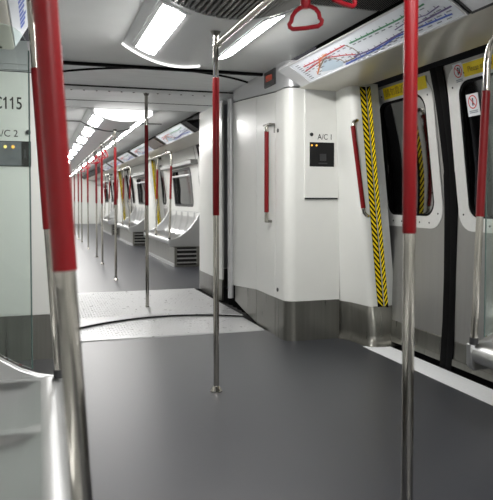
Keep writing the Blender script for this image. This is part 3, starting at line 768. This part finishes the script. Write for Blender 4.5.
# =================================================================== POLES
def pole(x, y, ztop, s0, s1, label):
    r = thing('aisle_pole', (x, y, 0), label, 'pole', 'steel poles with red sleeves along the aisle')
    t = MB().tube([(x, y, .0), (x, y, ztop)], .0165, 20).build('tube', M['steel'], r)
    MB().tube([(x, y, s0), (x, y, s0 + .004), (x, y, s1 - .004), (x, y, s1)], .019, 20, radii=[.0175, .0192, .0192, .0175]).build('red_sleeve', M['red'], r)
    n = [(0, .036), (.006, .036), (.012, .03), (.03, .02), (.032, .0165)]
    MB().tube([(x, y, z) for z, _ in n], 0, 20, radii=[q for _, q in n]).build('floor_flange', M['steel'], r)
    MB().tube([(x, y, ztop - z) for z, _ in n], 0, 20, radii=[q * .95 for _, q in n]).build('ceiling_flange', M['kick'], r)
    return r
pole(.968, 3.63, 2.085, 1.025, 1.815, 'red-sleeved pole standing on the dark floor in front of the gangway')
pole(.972, 1.575, 2.085, 1.025, 1.815, 'nearest aisle pole, large and red, crossing the doors at right')
pole(1.03, 6.58, 2.19, 1.055, 1.865, 'red-sleeved pole standing on the gangway tread plate')
FP = [(.99, 9.08), (1.01, 11.35), (1.03, 12.75), (1.02, 14.93), (1.03, 17.42), (1.02, 18.7), (1.02, 20.88), (1.02, 23.2)]
fp0 = pole(FP[0][0], FP[0][1], 2.09, 1.04, 1.83, 'first pole beyond the gangway, on the next car floor')
for i, (x, y) in enumerate(FP[1:]):
    dup(fp0, (x, y, 0), '%s pole down the aisle of the next car' % ords[i + 1] if i < 6 else 'farthest pole down the aisle of the next car')

def overhead(y0, y1, label):
    r = thing('overhead_rail', (CX, (y0 + y1) / 2, 1.985), label, 'handrail', 'overhead handrails along the aisle')
    MB().tube([(.97, y0, 2.0), (.97, y1, 2.0)], .0165, 16).build('tube', M['steel'], r)
    for y in (y0, y1): MB().tube([(.97, y - .03, 2.0), (.97, y + .03, 2.0)], .021, 16).build('clamp', M['steel'], r)
    return r
overhead(-1.2, 3.61, 'steel overhead handrail joined to the top of the near aisle pole')
r_ = overhead(9.1, 20.86, 'steel overhead handrail running along the poles of the next car')

# =================================================================== STRAPS
def strap(y, rz, label):
    r = thing('hanging_strap', (.985, y, 2.0), label, 'hanging strap', 'red hand straps hung from the overhead rails')
    X0 = .985; o = Vector((X0, y, 0))
    Rm = Matrix.Rotation(rz, 3, 'Z')
    def W(a, z, b_=0): v = Rm @ Vector((a, b_, 0)); return (X0 + v.x, y + v.y, z)
    pts = [W(-.052, 1.782), W(-.064, 1.79), W(-.067, 1.802)]
    for k in range(9):
        a = PI - PI * k / 8; pts.append(W(.058 * math.cos(a), 1.812 + .052 * math.sin(a)))
    pts += [W(.067, 1.802), W(.064, 1.79), W(.052, 1.782), W(0, 1.78), W(-.052, 1.782)]
    MB().tube(pts, .0085, 10, caps=False).build('handle', M['strapred'], r, smooth=60)
    MB().tube([W(0, 1.855), W(0, 1.87), W(0, 1.9), W(0, 1.915)], .0, 12, radii=[.012, .02, .02, .012]).build('knob', M['strapred'], r, smooth=60)
    b = MB()
    for s in (-1, 1):
        b.slab([W(-.011, 1.9, s * .004), W(.011, 1.9, s * .004), W(.011, 1.985, s * .019), W(-.011, 1.985, s * .019)], Rm @ Vector((0, s * .002, 0)))
    b.build('webbing', M['slat'], r, smooth=0)
    MB().tube([(.97, y - .014, 2.0), (.97, y + .014, 2.0)], .0205, 14).build('clamp', M['dgrey'], r)
    return r
s0 = strap(2.35, math.radians(-42), 'red hanging strap handle, whole in view below the ceiling vent')
strap(2.02, math.radians(28), 'red hanging strap handle cut off by the top edge of the photo')
for i, y in enumerate((10.5, 11.0, 12.1, 12.5, 14.2, 14.6, 16.2)):
    dup(s0, (.985, y, 2.0), 'red strap in the next car, %s from the gangway' % ords[i], math.radians(-12 + 9 * (i % 4)))

# =================================================================== BENCHES
RID = [(.085, .462), (.2, .462), (.33, .467), (.42, .49), (.475, .56), (.515, .68), (.54, .8), (.553, .885)]
PAN = [(.085, .459), (.12, .444), (.22, .437), (.33, .44), (.43, .462), (.497, .54), (.54, .68), (.562, .8), (.565, .875)]
def resample(P, n):
    L = [0]
    for a, c in zip(P, P[1:]): L.append(L[-1] + math.hypot(c[0] - a[0], c[1] - a[1]))
    out = []
    for k in range(n):
        s = L[-1] * k / (n - 1); i = 0
        while i < len(P) - 2 and s > L[i + 1]: i += 1
        q = (s - L[i]) / (L[i + 1] - L[i]); out.append((P[i][0] + (P[i + 1][0] - P[i][0]) * q, P[i][1] + (P[i + 1][1] - P[i][1]) * q))
    return out
NS = 30; RS = resample(RID, NS); PS = resample(PAN, NS)
CURVE = [(0, .458), (.05, .461), (.1, .472), (.16, .497), (.22, .535), (.3, .595), (.38, .672), (.45, .765), (.5, .85), (.53, .93)]
def bench(side, front, y0, y1, nseat, label, full=True):
    """side +1: right wall. front = x of the front edge; d grows towards the wall"""
    X = lambda d: front + side * d
    r = thing('bench', (X(.3), (y0 + y1) / 2, 0), label, 'bench', 'stainless steel benches')
    t = .035; ya, yb = y0 + t, y1 - t; w = (yb - ya) / nseat
    cols = [0, .015, .025, .04, .055, .07, .085, .1, .135, .2, .35, .5, .65, .8, .865, .9, .915, .93, .945, .96, .975, .985, 1]
    def wt(u):
        e = min(u, 1 - u) * w; q = min(1, max(0, (e - .014) / .06)); return q * q * (3 - 2 * q)
    cut = 16
    for i in range(nseat):
        for nm, rr in (('seat', range(0, cut + 1)), ('backrest', range(cut, NS))):
            b = MB(); rows = []
            for s in rr:
                fs = 1.0 if nm == 'backrest' else min(1, s / 2.0)
                row = []
                for u in cols:
                    q = wt(u) * fs
                    d = RS[s][0] + (PS[s][0] - RS[s][0]) * q; z = RS[s][1] + (PS[s][1] - RS[s][1]) * q
                    row.append((X(d), ya + (i + u) * w, z))
                rows.append(row)
            b.grid(rows); b.build(nm, M['seat'], r, smooth=70)
    # front roll and top ledge
    pr = [(.09, .462), (.07, .464), (.045, .46), (.022, .448), (.008, .43), (.003, .408), (.01, .385), (.028, .37), (.05, .366)]
    b = MB(); b.grid([[(X(d), ya - .0, z) for d, z in pr], [(X(d), yb, z) for d, z in pr]])
    b.build('front_roll', M['seat'], r, smooth=60)
    dw = (2.548 - front) if side > 0 else (front + .575)
    b = MB(); b.grid([[(X(d), y, z) for d, z in ((.553, .885), (.565, .9), (dw, .905))] for y in (ya, yb)]); b.build('top_ledge', M['seat'], r)
    # end panels with quarter-curve top
    for y in (y0, y1 - t):
        prof = CURVE + [(dw, .94), (dw, .335), (.02, .335), (.0, .36)]
        MB().slab([(X(d), y, z) for d, z in prof], (0, t, 0)).build('end_panel', M['seat'], r, smooth=30, bevel=.006)
    # plinth with louvred ends and bright foot strip
    p0 = .1 if front > 1.95 else .16
    b = MB(); xa, xb = sorted((X(p0), X(dw))); b.box(xa, xb, y0 + .03, y1 - .03, 0, .34); b.build('plinth', M['kick'], r)
    xa, xb = sorted((X(p0 - .012), X(p0 + .01))); MB().box(xa, xb, y0 + .02, y1 - .02, 0, .05).build('foot_strip', M['seat'], r)
    xa, xb = sorted((X(p0 + .04), X(dw - .08)))
    g = MB(); g.box(xa, xb, y0 + .022, y0 + .031, .03, .32, 1)
    for k in range(4): g.add([(xa, y0 + .0, .06 + k * .07), (xb, y0 + .0, .06 + k * .07), (xb, y0 + .024, .085 + k * .07), (xa, y0 + .024, .085 + k * .07)], [(0, 1, 2, 3)], 0)
    g.build('louvre', [M['slat'], M['gap']], r, smooth=0)
    return r
bench(-1, .085, -.35, 2.53, 5, 'stainless steel bench at the bottom left corner')
bench(1, 1.865, -.35, 2.53, 5, 'stainless steel bench end at the right edge, by the doors')
FB = [(10.5, 13.2), (15.55, 18.25), (20.4, 23.1)]
fb = bench(1, 2.0, FB[0][0], FB[0][1], 5, 'nearest steel bench in the next car, right of the aisle')
for i in (1, 2): dup(fb, (2.3, (FB[i][0] + FB[i][1]) / 2, 0), ['second steel bench down the next car', 'farthest steel bench down the next car'][i - 1])

# =================================================================== BENCH GRAB RAILS
def bez(a, b_, c, n=8):
    a, b_, c = Vector(a), Vector(b_), Vector(c)
    return [a * (1 - t) ** 2 + b_ * 2 * t * (1 - t) + c * t * t for t in [k / n for k in range(n + 1)]]
def bench_rail(xf, xt, y0, y1, ymids, zr, s0, s1, label, hz=2.0, mx=0):
    """end poles rise from the bench front, bend and join a rail along the bench"""
    r = thing('bench_grab_rail', (xf, (y0 + y1) / 2, .455), label, 'grab rail', 'grab rails along the bench fronts')
    z0 = .456; R = .12
    fx = lambda z: xf + (xt - xf) * (z - z0) / (zr - z0)
    for y, d in ((y1, -1), (y0, 1)):
        path = [(fx(z0), y, z0), (fx(zr - R), y, zr - R)] + bez((fx(zr - R), y, zr - R), (xt, y, zr), (xt, y + d * R, zr))[1:]
        MB().tube(path, .0165, 18).build('pole', M['steel'], r, smooth=60)
        MB().tube([(fx(s0), y, s0), (fx(s1), y, s1)], .019, 18).build('red_sleeve', M['red'], r)
        MB().tube([(fx(z0), y, z0), (fx(z0 + .03), y, z0 + .03)], .0205, 18).build('foot_socket', M['dgrey'], r)
    MB().tube([(xt, y0 + R, zr), (xt, y1 - R, zr)], .0165, 18).build('rail', M['steel'], r)
    for y in ymids:
        MB().tube([(fx(z0) + mx, y, z0), (xt + mx, y, zr)], .0165, 18).build('pole', M['steel'], r)
        MB().tube([(fx(s0) + mx, y, s0), (fx(s1) + mx, y, s1)], .019, 18).build('red_sleeve', M['red'], r)
        MB().tube([(fx(z0) + mx, y, z0), (fx(z0 + .03) + mx, y, z0 + .03)], .0205, 18).build('foot_socket', M['dgrey'], r)
    for y in [y0 + .5, y1 - .5]:
        MB().tube([(xt, y, zr), (xt, y, hz)], .014, 12).build('hanger', M['steel'], r)
    return r
bench_rail(.062, -.025, -.32, 2.50, [1.04], 1.86, 1.01, 1.595, 'grab rail with two leaning red poles on the left bench, one large and blurred', hz=1.965, mx=.008)
bench_rail(1.885, 1.945, -.32, 2.50, [1.04], 1.86, 1.04, 1.61, 'grab rail with bent white-topped red pole at the right edge bench', hz=1.965)
fr = bench_rail(2.02, 2.06, 10.54, 13.16, [11.85], 1.9, 1.12, 1.66, 'grab rail on the nearest bench of the next car', hz=1.965)
for i in (1, 2):
    dup(fr, (2.02, (FB[i][0] + FB[i][1]) / 2, .455), ['grab rail on the second bench of the next car', 'grab rail on the farthest bench of the next car'][i - 1])

# =================================================================== GLASS SCREENS
def screen(side, xf, y, label):
    """xf: x of the aisle edge"""
    bf = .085 if side < 0 else 1.865
    X = lambda d: bf + side * d
    d0 = abs(xf - bf)
    r = thing('glass_screen', (X(.35), y, .5), label, 'glass screen', 'glass draught screens at the bench ends')
    def cz(d): return interp(CURVE, d) + .012
    ds = [d0 + (.5 - d0) * k / 8 for k in range(9)]
    bot = [(X(d), cz(d)) for d in ds] + [(X(.6), .955)]
    top = [(X(.5), 1.75), (X(d0 + .09), 1.75)] + [(X(d0 + .09 - .09 * math.sin(a)), 1.66 + .09 * math.cos(a)) for a in (.4, .8, 1.2, PI / 2)]
    pts = bot + [(X(.6), 1.75)] + top
    n = len(pts)
    MB().slab([(x, y - .004, z) for x, z in pts], (0, .008, 0)).build('pane', M['clear'], r, smooth=0)
    cxm = sum(p[0] for p in pts) / n; czm = sum(p[1] for p in pts) / n
    b = MB(); edge = [top[-1], top[-2], top[-3]] [::-1] + [bot[0]]
    b.tube([(X(d0) - side * .001, y, cz(d0)), (X(d0) - side * .001, y, 1.66)], .0032, 6); b.build('polished_edge', M['gedge'], r)
    return r
screen(-1, -.035, 2.515, 'clear glass screen at the end of the left bench, before the C115 cabinet')
screen(1, 1.955, 2.515, 'clear glass screen at the end of the right edge bench')

# far hazard strips
for i, y in enumerate((13.9, 19.95)):
    pillar(y, ['nearest white pillar beside a doorway of the next car', 'farthest white pillar beside a doorway of the next car'][i])
    hazard(y, '%s yellow striped strip beside a doorway of the next car' % ['nearest', 'farthest'][i])

# =================================================================== CAMERA
f = 650.0; pitch = math.radians(2); hz = 199.0; cyp = hz + f * math.tan(pitch)
yaw = math.atan((246.5 - 40) * math.cos(pitch) / f)
cam = bpy.data.cameras.new('camera'); co = bpy.data.objects.new('camera', cam); COL.objects.link(co)
cam.sensor_fit = 'HORIZONTAL'; cam.sensor_width = 36; cam.lens = f / 493 * 36
cam.shift_y = -(250 - cyp) / 493
co.location = (0, 0, 1.12); co.rotation_euler = (PI / 2 - pitch, 0, -yaw)
cam.clip_start = .02
cam.dof.use_dof = True; cam.dof.focus_distance = 4.2; cam.dof.aperture_fstop = 6.5
SC.camera = co
# =================================================================== WORLD
w = bpy.data.worlds.new('world'); SC.world = w; w.use_nodes = True
w.node_tree.nodes['Background'].inputs[0].default_value = (.02, .02, .022, 1)
w.node_tree.nodes['Background'].inputs[1].default_value = 1
SC.view_settings.view_transform = 'Standard'; SC.view_settings.look = 'None'
SC.view_settings.exposure = 1.82; SC.view_settings.gamma = 1
SC.view_settings.use_curve_mapping = False
